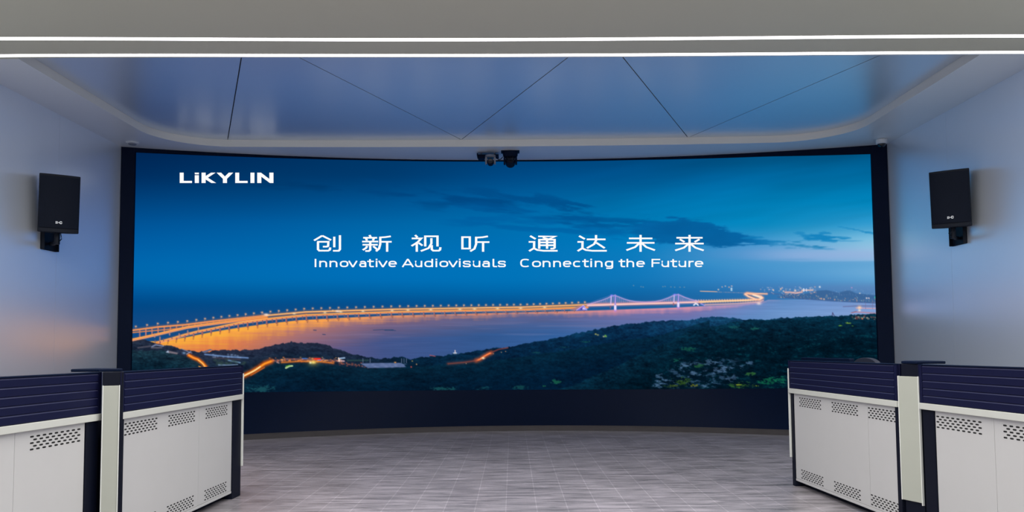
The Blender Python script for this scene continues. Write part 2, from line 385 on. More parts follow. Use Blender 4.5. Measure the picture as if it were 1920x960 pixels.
# large dark cloud left of the bright patch, with ragged tips
up = [(1180,417),(1215,414),(1240,413),(1275,410),(1310,413),(1340,420),(1380,430),(1400,438),(1420,444),(1450,451),(1470,453),(1530,458),(1560,462)]
lo = [(1180,440),(1215,448),(1240,455),(1290,458),(1340,461),(1370,460),(1400,456),(1440,460),(1480,464),(1520,466),(1560,466)]
n = fbm(GX/34, GY/4.0, 52, 4, .6)-.5; n2 = fbm(GX/90, GY/30, 53, 3)-.5
d = np.minimum(GY-line_y(up, GX), line_y(lo, GX)-GY)+n*17+(fbm(GX/90, GY/9, 54, 3)-.5)*14
cm = sstep(-1.5, 3.5, d)*sstep(1120, 1215, GX)*sstep(1562, 1540, GX)
mix(cm*.93, np.stack([n2*0+4+sstep(1380, 1480, GX)*26, 98+n2*20+sstep(1380, 1500, GX)*34, 162+n2*26+sstep(1380, 1500, GX)*24], -1))
for cx, cy, w, h, a in ((1535,446,34,8,.95),(1500,437,16,4,.6),(1512,443,22,4,.8),(1548,437,20,4,.7),(1552,451,24,4,.8),(1582,447,16,3,.75),(1592,452,26,1.5,.4),(1600,430,32,2.0,.6),(1628,436,24,2.4,.6),(1412,446,26,3,.6),(1542,467,30,2.5,.55)):
    e = 1-np.hypot((GX-cx)/w, (GY-cy-(0.18*(GX-cx) if cy < 440 and cx > 1580 else 0))/h)+n*1.3
    mix(a*sstep(0, .45, e), (20,130,190))
# pale band under the clouds, its lower rim
mix(.55*sstep(1380, 1520, GX)*np.exp(-((GY-478-(1645-GX)*.004)/11)**2), (150,176,222))
r = line_y([(1180,470),(1290,482),(1380,486),(1500,490),(1645,489)], GX)
mix(.40*sstep(1190, 1400, GX)*sstep(-1, 1.5, GY-r)*sstep(26, 4, GY-r), (60,146,202))
mix(.20*sstep(1420, 1500, GX)*sstep(1545, 1500, GX)*np.exp(-((GY-486.5)/1.2)**2), (60,130,190))
# horizon haze towards the right and the sea line
mix(.35*sstep(1250, 1600, GX)*np.exp(-((GY-540)/9)**2), (96,128,182))

# water
deck = [(244,620),(251,619),(297,613),(347,609),(397,602.5),(448,597),(500,591.5),(574,585),(637,583),(740,580),(860,578),(980,576),(1067,572.7),(1102,571.3),(1160,570),(1220,568.5),(1270,568),(1320,565.5),(1397,563.5),(1430,561)]
wl = [(244,640),(300,640),(350,632),(400,622),(450,614),(500,607),(560,600.5),(640,596),(740,591.5),(860,588.5),(960,586),(1040,584),(1100,582.5),(1190,579.5),(1260,577),(1320,574),(1380,571.5),(1430,566),(1440,562),(1645,560)]
W = line_y(wl, GX); dep = GY-W
cx_ = [244, 420, 560, 720, 900, 1040, 1160, 1290, 1400, 1470, 1645]
near = np.array([(255,176,60),(255,178,66),(255,168,76),(246,156,98),(222,140,112),(226,144,122),(216,142,160),(226,150,170),(190,150,190),(96,140,192),(112,146,202)], float)
mid = np.array([(214,120,70),(220,122,74),(176,116,112),(124,98,126),(92,96,138),(88,98,146),(110,110,162),(122,116,172),(110,134,190),(96,140,196),(120,150,206)], float)
far = np.array([(170,100,100),(166,100,106),(112,88,124),(66,84,136),(52,88,144),(52,96,156),(72,110,168),(80,116,176),(96,138,194),(110,150,204),(134,162,212)], float)
xs = np.arange(PW)+X0
N, M, Fr = [np.stack([np.interp(xs, cx_, q[:, c]) for c in range(3)], -1)[None] for q in (near, mid, far)]
reach = np.interp(xs, [244, 420, 560, 720, 960, 1160, 1290, 1400, 1440], [34, 36, 22, 14, 10, 12, 10, 5, 4])[None]
rip = fbm(GX/60, GY/2.2, 61, 3)-.5; rip2 = fbm(GX/9, GY/40, 62, 3)-.5
t1 = np.clip(dep/reach+rip*.9+rip2*.5, 0, 1)[..., None]; t2 = np.clip((dep-reach)/(reach*1.3+17)+rip*.25, 0, 1)[..., None]
water = (N*(1-t1)+M*t1)*(1-t2)+Fr*t2
water = water*(1+rip[..., None]*.10)
mix(sstep(-1.0, 1.2, dep), water)
st = fbm((GX+GY*3)/120, GY/5.5, 64, 3)
mix(.20*sstep(.52, .72, st)*sstep(10, 22, dep)*sstep(520, 640, GX)*sstep(1420, 1300, GX)*sstep(70, 35, dep), (150,130,165))
# pier shadows in the reflections
px_ = 300.0
while px_ < 1075:
    yb = line_y(wl, px_); sp = np.interp(px_, [300, 500, 700, 1000], [15.5, 18.5, 20.5, 18.5])
    stroke([(px_, yb), (px_-1, yb+np.interp(px_, [300, 700, 1000], [7, 4, 2]))], 2.6, (110,66,60), .4)
    px_ += sp
for a, b in (((500,585),(598,606)),((1440,566),(1440,560))): pass
stroke([(700,619),(716,618),(742,620)], 1.2, (40,66,110), .8); stroke([(722,619),(737,618.6)], 2.0, (40,70,110), .9)
stroke([(588,619),(593,619.2)], 1.4, (40,60,100), .9); stroke([(605,627),(610,627.2)], 1.4, (40,60,100), .9)

# far shore, city and harbour on the right
n = fbm(GX/12, GY/6, 71, 3)-.5
poly([(1470,552),(1500,552),(1520,549),(1533,545),(1550,544),(1560,546),(1572,549),(1585,545),(1595,545),(1605,550),(1625,552),(1645,554),(1645,569),(1600,567),(1560,565),(1520,562),(1480,559),(1460,557.5)], (58,100,150), .92, 1.2)
stroke([(1458,557),(1480,558.5),(1520,561),(1560,564),(1600,566),(1645,568)], 2.2, (70,96,146), .55)
stroke([(1438,549),(1470,553),(1500,552)], 3.0, (70,100,152), .5)
rr = np.random.default_rng(5)
for k in range(140):
    x = rr.uniform(1462, 1643); y = 553+(x-1462)*.062+rr.normal(0, 2.6)
    dot(x, y, rr.uniform(.5, .9), [(255,190,150),(255,230,190),(190,220,200),(240,150,120)][rr.integers(4)], rr.uniform(.25, .75))
for k in range(70):
    x = rr.uniform(1425, 1530); dot(x, rr.uniform(538, 551), rr.uniform(.5, 1.0), [(255,190,170),(255,225,210),(230,200,230)][rr.integers(3)], rr.uniform(.3, .8), 1.4)
for k in range(60):
    x = rr.uniform(1560, 1643); dot(x, rr.uniform(542, 554), rr.uniform(.4, .8), (180,190,220), rr.uniform(.15, .5))
for x, y, r_, c in ((1450,543.5,1.3,(255,215,190)),(1464,541.5,1.4,(255,205,170)),(1469,546,1.4,(255,220,200)),(1491,545,2.0,(255,225,210)),(1537,538,1.6,(255,250,250)),(1625,559,1.4,(255,235,235)),(1629,559,1.2,(255,225,225)),(1641,557.5,1.5,(60,230,190)),(1540,560,1.4,(255,180,140)),(1545,561,1.4,(255,200,160)),(1565,562,1.0,(255,190,150)),(1612,550,1.0,(255,240,220)),(1597,539.5,1.2,(200,150,200)),(1354,538,1.0,(255,190,170)),(1347,543,1.3,(255,215,190)),(1360,536.5,1.0,(255,210,190)),(1367,538.5,1.2,(255,180,150)),(1372,536.5,1.2,(255,200,190)),(1371.5,541,1.5,(250,255,255)),(1371.5,544,1.5,(235,250,255))):
    dot(x, y, r_, c, .95)
stroke([(1472,548),(1482,548),(1492,549.5),(1504,547.5)], 1.8, (255,200,180), .85, 1.5, .4, (230,150,150))
stroke([(1504,544),(1524,544)], 2.6, (250,200,180), .8); stroke([(1507,541.5),(1507,546)], 2.2, (225,235,255), .95); stroke([(1512,541.5),(1512,546)], 1.5, (215,225,255), .9)
stroke([(1313,546),(1330,546.5),(1344,547)], 1.5, (255,190,150), .85)
for k in range(20): dot(1346+k*3.0, 547.5+k*.1, .8, (255,180,160), rr.uniform(.3, .8))
for x, y in ((1243,537.5),(1247,537),(1258,538),(1265,538.5),(1275,538.5),(1283,538.5),(1188,535.5),(1202,537.5),(1206,538.2)): dot(x, y, .8, (220,180,160), .55, 1.5)
stroke([(1581,575),(1608,573.5),(1645,574)], 1.4, (96,96,140), .8)
stroke([(1605,577.5),(1645,578.5)], 1.6, (230,160,160), .8); stroke([(1596,586.5),(1606,585),(1645,587.5)], 1.8, (200,130,140), .8)
stroke([(1597,586),(1606,583.5)], 1.2, (110,90,120), .8)
dot(1611.5, 577, 2.4, (255,225,190), .95, 1.3); dot(1611.5, 582, 1.8, (255,235,220), .9, 1.2); dot(1611.5, 576, 4, (255,190,150), .4)
stroke([(1560,594),(1561,586),(1565,594)], 1.4, (70,66,104), .9)
for x in (1623, 1636): stroke([(x, 567), (x, 579)], 1.0, (120,110,150), .7)

# wooded hills
far_h = [(244,634),(262,634),(280,639),(300,645),(322,649),(345,656),(370,659),(392,661),(402,657),(425,657),(455,656),(480,655),(500,651),(520,645),(540,641.5),(556,641.5),(575,643.5),(600,643),(612,647),(635,656),(660,664),(690,669.5),(712,672.5),(740,670),(752,669),(770,674),(790,670),(815,668),(850,664.5),(880,660),(905,655.5),(930,652),(950,651.5),(960,650.5),(985,644),(1015,638),(1045,633.5),(1080,625),(1095,622.5),(1120,617),(1150,611),(1190,606),(1220,603.5),(1240,601),(1262,600.5),(1290,600.5),(1310,596),(1335,593),(1355,594),(1372,596),(1390,598.5),(1400,599.5),(1420,598),(1440,599.5),(1460,596),(1490,595),(1540,593),(1575,592),(1600,590),(1645,588)]
FH = line_y(far_h, GX)+(fbm(GX/6, GX*0+3, 81, 3)-.5)*4.5
fol = fbm(GX/15+GY/40, GY/5.0-GX/70, 82, 4, .55); fin = fbm(GX/3.6, GY/2.2, 83, 3, .65); big = fbm(GX/60, GY/26, 84, 3)
tex = (fol-.5)*1.5+(fin-.5)*1.3+(big-.5)*.7
hcx = [244, 420, 620, 760, 960, 1150, 1300, 1400, 1645]
htop = np.array([(34,42,62),(38,44,66),(34,42,64),(6,32,54),(6,36,64),(10,46,78),(20,64,102),(16,56,88),(6,42,62)], float)
hbot = np.array([(14,34,52),(10,34,52),(4,30,50),(2,28,48),(2,32,58),(2,34,62),(2,42,76),(2,36,56),(1,32,48)], float)
A, B = [np.stack([np.interp(xs, hcx, q[:, c]) for c in range(3)], -1)[None] for q in (htop, hbot)]
tv = np.clip((GY-FH)/55, 0, 1)[..., None]
hill = (A*(1-tv)+B*tv)*(1+tex[..., None]*np.array([.55, .5, .38]))
mix(sstep(-.6, .9, GY-FH), np.maximum(hill, 0))
# nearer darker slopes
def slope(pts, top, bot, fade, amp, rag=5, seed=90, a=1.0):
    x0, x1 = pts[0][0], pts[-1][0]
    L = line_y(pts, GX)+(fbm(GX/8, GX*0+5, seed, 3)-.5)*rag
    t = np.clip((GY-L)/fade, 0, 1)[..., None]
    c = (np.array(top, float)*(1-t)+np.array(bot, float)*t)*(1+amp*tex[..., None]*np.array([.8, .75, .6]))
    mix(a*sstep(-1, 1.5, GY-L)*((GX >= x0) & (GX <= x1)), np.maximum(c, 0))
slope([(244,655),(262,658),(300,656),(330,664),(356,671),(375,680),(386,692),(390,741)], (26,50,64), (10,36,52), 30, .9)
slope([(455,741),(470,714),(482,700),(496,690),(515,682),(560,679),(600,683),(680,690),(760,688),(860,681),(930,675),(1010,664),(1090,652),(1160,640),(1240,628),(1330,600),(1331,741)], (5,36,54), (2,23,44), 50, .55, 4, 91, .7)
slope([(1010,741),(1075,722),(1120,702),(1160,684),(1200,664),(1232,650),(1262,637),(1292,622),(1322,614),(1356,608),(1398,600),(1440,600),(1500,597),(1645,592)], (6,40,60), (1,24,38), 55, .85, 5, 92, .95)
# lit crowns of trees on the near slope
hi = sstep(.56, .74, fol)*sstep(.45, .7, fin)*sstep(1150, 1330, GX)*sstep(0, 40, GY-line_y([(1100,700),(1232,650),(1400,602),(1645,592)], GX))
mix(.38*hi, (10,78,84))
hi2 = sstep(.5, .7, fol)*sstep(.45, .65, fin)*sstep(1390, 1470, GX)*sstep(700, 722, GY)
mix(.6*hi2, (16,112,78))
# rock outcrop
rk = [(1222,727),(1228,712),(1240,700),(1262,690),(1275,681),(1300,676),(1322,672),(1340,667),(1370,672),(1398,674),(1418,678),(1400,688),(1385,702),(1362,716),(1345,728)]
m = np.zeros((PH, PW)); keep = IMG.copy(); IMG[:] = 0; poly(rk, (1,1,1), 1, 5); m = IMG[..., 0].copy(); IMG[:] = keep
cell = fbm(GX/8+GY/22, GY/3.6-GX/26, 95, 4, .62); patch = fbm(GX/26, GY/13, 96, 2)
rock = m*sstep(.48, .62, cell)*sstep(.40, .52, patch)
mix(.55*rock, np.stack([36+fin*60, 64+fin*66, 96+fin*70], -1)*(.55+.7*cell[..., None]))
mix(.6*m*sstep(.50, .36, cell)*sstep(.4, .52, patch), (3,20,34))
for cx, cy, w, h in ((1240,707,12,9),(1284,687,16,6),(1330,680,14,7),(1352,692,18,8),(1298,703,14,8),(1322,722,14,7),(1370,708,12,9),(1404,680,12,3),(1236,722,10,6)):
    e = 1-np.hypot((GX-cx)/w, (GY-cy)/h)+(cell-.5)*2.2
    mix(.62*sstep(.1, .7, e)*sstep(.38, .60, cell), np.stack([40+fin*70, 68+fin*74, 102+fin*72], -1)*(.6+.6*cell[..., None]))
for cx, cy, w, h, c in ((1280,716,20,9,(52,84,30)),(1262,724,18,4,(70,90,30)),(1300,723,10,3,(120,120,30)),(1390,722,26,7,(50,92,40)),(1384,722,8,3,(130,140,40)),(1416,723,10,3,(130,150,40)),(1310,685,12,5,(34,84,50)),(1408,701,12,4,(50,100,50)),(1440,714,22,9,(16,92,64)),(1462,712,14,8,(16,96,72)),(1290,655,14,4,(20,80,66)),(1270,675,16,5,(20,84,72))):
    e = 1-np.hypot((GX-cx)/w, (GY-cy)/h)+(fin-.5)*1.4+(fol-.5)*1.2
    mix(.8*sstep(.15, .75, e)*sstep(.3, .6, fin), c)
for cx, cy, w, h, c in ((1045,716,14,5,(26,98,72)),(1020,724,5,2,(30,100,70)),(830,729,34,5,(24,80,84)),(905,728,20,4,(20,74,84)),(975,726,20,5,(20,72,74)),(490,729,30,8,(28,84,92)),(1590,606,6,2,(150,190,60)),(1576,610,5,2.5,(130,190,50)),(1599,611,3,3,(90,150,50)),(1098,641,14,2,(20,80,74)),(1060,651,16,2,(20,70,80)),(1005,661,12,2,(20,72,78)),(1415,616,12,4,(26,92,84)),(1380,614,14,4,(22,84,88))):
    e = 1-np.hypot((GX-cx)/w, (GY-cy)/h)+(fin-.5)*1.6+(fol-.5)*.8
    mix(.75*sstep(.1, .8, e), c)
# distant hamlet lights at the right edge, lights among the trees
for k in range(40): dot(rr.uniform(1596, 1645), rr.uniform(592, 599), rr.uniform(.6, 1.2), [(230,150,100),(240,90,70),(200,190,170),(60,110,110)][rr.integers(4)], rr.uniform(.4, .9), 1.3)
for x, y, c in ((1117,626.5,(220,210,110)),(1121,628,(190,180,110)),(1132,631,(230,220,160)),(1136,631,(150,200,80)),(1135,629,(120,190,70))): dot(x, y, 1.2, c, .9, 1.5)
# village, grey roof and lit roads on the left half
stroke([(512,677),(540,673.5),(575,674),(600,675),(640,677)], 4.0, (120,82,84), .8)
for k in range(110):
    x = rr.uniform(505, 640); dot(x, 675+rr.normal(0, 2.4)+abs(x-565)*.015, rr.uniform(.6, 1.3), [(255,150,70),(250,120,60),(230,170,160),(255,190,110),(120,100,120)][rr.integers(5)], rr.uniform(.4, .95), 1.5)
stroke([(528,679.5),(560,677.5),(600,678),(625,681)], 1.6, (255,140,50), .75, 2.0, .35, (255,110,30))
stroke([(590,673),(600,673.3)], 2.6, (255,40,30), 1, 1.5, .5, (230,50,40)); stroke([(567,672.2),(575,672.2)], 2.0, (50,110,200), .95)
stroke([(596,675.5),(602,675)], 1.6, (90,140,220), .9)
dot(587.5, 679.5, 2.6, (255,240,140), 1, 1.6); dot(587.5, 680, 7, (220,190,90), .4, 1.5); dot(582, 680, 2.0, (255,250,190), 1)
stroke([(536,690),(543,686.5),(548,686)], 3.0, (190,220,160), .9); stroke([(536,687),(543,685)], 1.6, (110,180,40), .9)
stroke([(635,671.5),(636,677.5)], 2.6, (255,225,205), .95); stroke([(637,672),(646,671)], 2.6, (150,180,215), .95); stroke([(639,676.5),(645,677)], 3.0, (190,160,170), .9)
for k in range(40): x = rr.uniform(636, 690); dot(x, 681+(x-636)*.12+rr.normal(0, 2.0), rr.uniform(.7, 1.2), (200,96,70), rr.uniform(.3, .8), 1.3)
stroke([(652,676),(690,675.5)], 3.0, (50,84,80), .6)
poly([(676,681.5),(700,680.5),(752,680.5),(758,684),(761,688),(725,689.5),(690,690)], (88,108,152), .95)
for k in range(30): dot(rr.uniform(680, 760), rr.uniform(681, 689), 1.2, (120,134,176), .4, 2.5)
for x in (680.5, 694, 753, 757.5, 762): stroke([(x, 672.5), (x, 680)], 1.1, (120,130,160), .8)
dot(741, 679.6, 1.3, (255,170,80), .9, 1.5); dot(771, 688, 1.2, (255,90,70), 1); dot(773, 677, 1.0, (230,190,90), .9); dot(781, 683, 1.1, (250,190,120), .9)
stroke([(354,666),(362,670.5),(371,674),(380,681),(386,688),(389,696)], 3.0, (255,150,50), 1, 2.6, .75, (250,110,20)); stroke([(371,674.5),(380,682),(385,690)], 1.0, (255,235,150), .9)
stroke([(373,687),(384,692)], 2.0, (255,160,60), .9)
stroke([(445,712),(458,704),(472,697.5),(486,689),(496,682),(508,677.5)], 3.6, (255,150,40), 1, 3.6, .7, (240,100,20)); stroke([(450,708.5),(464,701.5),(478,694.5),(488,687.5)], 1.8, (255,245,190), .95)
stroke([(470,704),(484,696),(496,689)], 1.4, (250,120,30), .8)
stroke([(893,676),(900,673.5),(908,668),(916,663.5),(921,661.5)], 2.6, (255,130,70), 1, 3.4, .65, (210,90,50)); dot(906, 671.5, 1.8, (255,240,200), 1, 1.6)
stroke([(840,682),(870,679.5),(893,676)], 2.4, (140,70,60), .65, 2.5, .4, (110,60,60)); stroke([(921,661),(935,655),(952,652)], 2.6, (120,62,60), .8)
for x, y in ((925,663),(940,660.5),(948,659),(874,681.5)): dot(x, y, .9, (230,170,120), .8)
stroke([(849,663.5),(857,663.5)], 2.0, (30,60,80), .95); stroke([(850.5,662),(856,662)], 2.0, (200,215,240), .9); stroke([(853.3,657),(853.3,662)], 1.5, (255,225,215), .95)
stroke([(806,666),(816,668)], 1.4, (200,90,90), .8)
# sheds, jetty and pale roofs under the bridge
stroke([(285,650),(292,646.5),(306,649)], 2.6, (128,140,176), .85); stroke([(284,652),(303,652)], 2.6, (100,98,112), .8)
poly([(312,661),(316,657.5),(334,661.5),(332,664.5)], (128,116,126), .9); poly([(311,660.5),(315,657),(317,661.5)], (178,196,224), .95)
stroke([(259,652),(282,649)], 3.0, (86,84,98), .7)
stroke([(340,654),(352,659),(360,662)], 1.5, (130,140,172), .8); stroke([(350,664),(358,659)], 1.6, (150,164,196), .8); dot(345, 662, 2.2, (120,160,200), .8, 1.5)
poly([(378,659.5),(394,654.5),(398,656),(383,662)], (84,100,136), .95)
stroke([(384,664.5),(405,666.5),(430,669),(465,671)], 2.6, (104,136,188), .9); stroke([(400,671),(450,674)], 2.6, (66,60,72), .85)
for k in range(16): dot(rr.uniform(398, 462), rr.uniform(664, 671), 1.2, (140,166,206), .6, 1.7)
stroke([(428,675.5),(450,680)], 3.0, (104,140,176), .85); stroke([(410,684),(430,685),(445,684)], 3.0, (120,146,180), .8)
for k in range(30): dot(rr.uniform(395, 460), rr.uniform(674, 684), 1.6, (52,74,70), .6, 1.8)

# the long bridge: decks, ramps, piers, lamps
r1 = [(244,638),(270,632.5),(297,626.5),(322,620.5),(350,614),(380,609.5),(410,605.5),(450,600.5),(500,595)]
r2 = [(296,642),(322,635),(346,628),(372,621.5),(400,616),(425,610.5),(450,605.5),(500,598.5),(574,591),(637,588.5),(740,585),(860,582.5),(980,580.5),(1067,577.5),(1102,576)]
stroke([(244,624),(300,619),(350,614.5),(400,607.5),(450,601)], 1.8, (236,140,70), .95)
x = 262.0
while x < 500:
    y = line_y(deck, x)
    stroke([(x, y), (x, line_y(r1, x)+1)], 2.2, (216,130,110), .9); x += 11.5
for pts, w_ in ((r1, 4.4), (r2[:9], 4.2), (r2[8:], 3.0)):
    stroke(pts, w_, (236,130,62), 1, 2.0, .25, (230,120,50)); stroke([(a, b-1) for a, b in pts], 1.4, (255,206,120), .8); stroke([(a, b+1.9) for a, b in pts], 1.1, (236,180,160), .9)
stroke(deck[:17], 2.6, (240,150,90), 1, 2.4, .4, (220,120,70)); stroke([(a, b-.3) for a, b in deck[6:17]], 1.4, (255,206,130), .9)
x = 300.0
while x < 1100:
    yb = line_y(wl, x); yt = line_y(r2 if x > 296 else r1, x)+2.4
    w_ = np.interp(x, [300, 600, 1000], [3.2, 2.6, 1.6])
    stroke([(x, yt), (x, yb+1)], w_, (150,90,92), .95); stroke([(x-w_*.3, yt), (x-w_*.3, yb)], .8, (226,160,140), .7)
    stroke([(x-np.interp(x, [300, 1000], [9, 5]), yt), (x-np.interp(x, [300, 1000], [9, 5]), yb-2)], w_*.7, (120,88,110), .8)
    if x > 640: stroke([(x-6.5, yb-1.3), (x-1.5, yb-1.3)], .9, (150,120,140), .7)
    x += np.interp(x, [300, 360, 500, 700, 1000], [15.5, 16.2, 18.3, 20.6, 18.2])
for a, b in ((290,626),(300,632),(318,622),(336,626),(352,620),(372,614)): stroke([(a, b), (a, b+6)], 2.2, (206,140,120), .85)
for a in range(12): dot(560+a*42+rr.uniform(-9, 9), line_y(deck, 560+a*42)+2, 1.5, (255,236,190), .8, 2)
dot(499, 590, 2.2, (255,240,225), .95, 2); stroke([(488,585.5),(499,590)], .9, (230,150,150), .6); dot(633, 583.5, 1.8, (255,235,215), .95, 2.2); dot(624, 582.5, 1.6, (255,200,140), .9)
x = 254.0
while x < 1100:
    y = line_y(deck, x); h_ = np.interp(x, [254, 500, 1000], [6.6, 6.8, 5.0])
    stroke([(x, y), (x, y-h_)], .8, (196,140,130), .75); dot(x+.8, y-h_, 1.3, (255,208,168), .95, 1.25); dot(x+.8, y-h_, 2.4, (250,140,80), .28)
    x += np.interp(x, [254, 300, 400, 560, 700, 1000], [21, 19, 15, 16, 16.6, 12])
# suspension spans
hang = (232,186,222); dk = [(1102,572.5),(1153,571),(1200,569.5),(1270,567.5),(1316,566)]
def cable(xa, xb):
    tower = lambda x, x0, h: h
    for xc in (1153.5, 1269.5):
        pass
cab = [(1102,571),(1115,567),(1128,563),(1140,558.5),(1147,555),(1153,554),(1160,556.5),(1170,560.5),(1180,563.5),(1192,565.5),(1210,566.5),(1228,565.5),(1240,563),(1252,559),(1262,554.5),(1269,552.5),(1274,553),(1284,557.5),(1294,561),(1304,563.5),(1314,565.5)]
x = 1106.0
while x < 1314:
    stroke([(x, line_y(cab, x)), (x-.5, line_y(dk, x))], .9, hang, .95); x += 2.75
stroke(dk, 3.2, (246,186,190), 1, 2.2, .4, (220,150,190)); stroke([(a, b+.6) for a, b in dk], 1.0, (255,226,200), .9)
stroke([(a, b+2.3) for a, b in dk], .8, (150,110,150), .6)
stroke(cab, 1.1, (214,176,226), .9, 1.6, .25, (190,150,220)); stroke([(1108,567),(1125,560.5),(1140,555.5),(1146,553.5)], .7, (170,160,220), .6); stroke([(1244,561.5),(1258,555.5),(1263,552.5)], .7, (170,160,220), .6)
for x, yt, yb in ((1153.6,553.5,580),(1271.8,552,574.5)):
    stroke([(x, yt), (x, yb)], 2.6, (164,146,226), .97); stroke([(x, yb-6), (x, yb)], 4.0, (236,226,255), .97, 1.2, .4, (180,150,240))
    stroke([(x-7.5, yt+.4), (x-8.5, line_y(dk, x))], 1.5, (216,196,250), .95); dot(x-6.5, yt+.4, 1.6, (140,130,250), .9, 1.6); stroke([(x-9, yb-6), (x-9, yb-2)], 2.0, (150,90,110), .8)
    dot(x, yb+3, 2.4, (170,130,230), .6)
poly([(1069,581),(1086,573),(1092,574),(1081,582)], (170,124,130), .9); poly([(1080,582),(1094,572),(1101,581.5)], (124,106,214), .97)
stroke([(1081,581.5),(1094,572.5),(1100.5,581)], 1.2, (200,180,250), .95); poly([(1092,580),(1094,575.5),(1099,580.5)], (232,228,255), .9); poly([(1088,581),(1090,577),(1092,580.5)], (50,60,130), .9)
stroke([(1301,572),(1304,569),(1307,570),(1309,572)], 2.6, (236,232,245), .95); stroke([(1313,569),(1321,572.5)], 2.2, (150,150,240), .95); stroke([(1311,571),(1313,567)], 2.0, (60,66,110), .9)
# far end: causeway and its loop
ca = [(1312,566),(1340,565),(1370,564),(1400,563),(1424,561.5)]
stroke(ca, 3.6, (246,188,140), 1, 2.0, .35, (230,160,130)); stroke([(a, b+.3) for a, b in ca], 1.2, (255,226,180), .9)
for k in range(22): x = 1325+k*4.7; stroke([(x, line_y(ca, x)+2), (x, line_y(ca, x)+5)], 1.1, (70,80,120), .8)
for k in range(24): x = 1305+k*4.9; dot(x, line_y([(1305,562.5),(1420,561)], x)+.3, 1.0, (255,205,185), .9)
stroke([(1322,571.5),(1380,569.5),(1424,566),(1431,563.5)], 1.6, (250,190,180), .8, 1.5, .4, (230,160,180))
stroke([(1424,561.5),(1430,558.5),(1427,556),(1418,553.5),(1411,551.5),(1401,550),(1397,551.5),(1403,555.5),(1418,561)], 2.8, (255,208,180), 1, 2.0, .55, (255,170,140))
stroke([(1412,553),(1421,556),(1427,558.5)], 2.6, (255,236,215), .9); stroke([(1400,550),(1438,551)], 2.0, (255,196,160), .95, 1.4, .4, (255,160,130)); stroke([(1403,553.5),(1418,559.5)], 1.0, (110,90,110), .7)
dot(1423, 569, 2.6, (255,225,215), .8, 1.6)
IMG[:] = np.clip(IMG, 0, 255)


def to_px(X, Y, Z):                                     # the show file is warped for this viewing spot, as on any curved wall
    d = np.stack([X-EYE.x, Y-EYE.y, Z-EYE.z], -1); z = d @ np.array(FW)
    return PPX+FPX*(d @ np.array(RT))/z, PPY-FPX*(d @ np.array(UP))/z
def picture_panel():
    nx = 1404
    t = np.concatenate([np.linspace(0, .552, 118)[:-1], np.linspace(.552, 1, 206)]); nz = len(t)
    X = np.linspace(CL, CR, nx); zt = np.array([ztop(x) for x in X]); zb = np.array([zbot(x) for x in X])
    XX = np.repeat(X[None], nz, 0); ZZ = zt[None]+(zb-zt)[None]*t[:, None]; YY = 12.19-.0299*(XX-.235)**2
    px, py = to_px(XX, YY, ZZ)
    u = np.clip(px-X0, 0, PW-1.001); v = np.clip(py-Y0, 0, PH-1.001); i = u.astype(int); j = v.astype(int); fu = (u-i)[..., None]; fv = (v-j)[..., None]
    c = (IMG[j, i]*(1-fu)+IMG[j, i+1]*fu)*(1-fv)+(IMG[j+1, i]*(1-fu)+IMG[j+1, i+1]*fu)*fv
    c = np.clip(c/255, 0, 1); c = np.where(c <= .04045, c/12.92, ((c+.055)/1.055)**2.4)
    me = bpy.data.meshes.new('picture_panel'); me.vertices.add(nx*nz)
    me.vertices.foreach_set('co', np.stack([XX, YY, ZZ], -1).astype(np.float32).ravel())
    a = (np.arange(nz-1)[:, None]*nx+np.arange(nx-1)[None]).ravel()
    q = np.stack([a, a+nx, a+nx+1, a+1], -1).astype(np.int32)
    me.loops.add(q.size); me.loops.foreach_set('vertex_index', q.ravel()); me.polygons.add(len(q))
    me.polygons.foreach_set('loop_start', np.arange(0, q.size, 4, dtype=np.int32)); me.update(calc_edges=True)
    at = me.color_attributes.new('picture', 'FLOAT_COLOR', 'POINT')
    at.data.foreach_set('color', np.concatenate([c, np.ones(c.shape[:2]+(1,))], -1).astype(np.float32).ravel())
    m = bpy.data.materials.new('display_picture'); m.use_nodes = True; nt = m.node_tree; nt.nodes.clear()
    o = nt.nodes.new('ShaderNodeOutputMaterial'); e = nt.nodes.new('ShaderNodeEmission'); g_ = nt.nodes.new('ShaderNodeAttribute'); g_.attribute_name = 'picture'
    nt.links.new(g_.outputs['Color'], e.inputs['Color']); nt.links.new(e.outputs[0], o.inputs['Surface']); e.inputs['Strength'].default_value = 1.0
    m.cycles.emission_sampling = 'FRONT'
    me.materials.append(m); ob = bpy.data.objects.new('picture_panel', me); COL.objects.link(ob); ob.parent = wallv
    ob['label'] = 'lit picture of a bridge across a bay at dusk'
    return place(ob)
picture_panel()

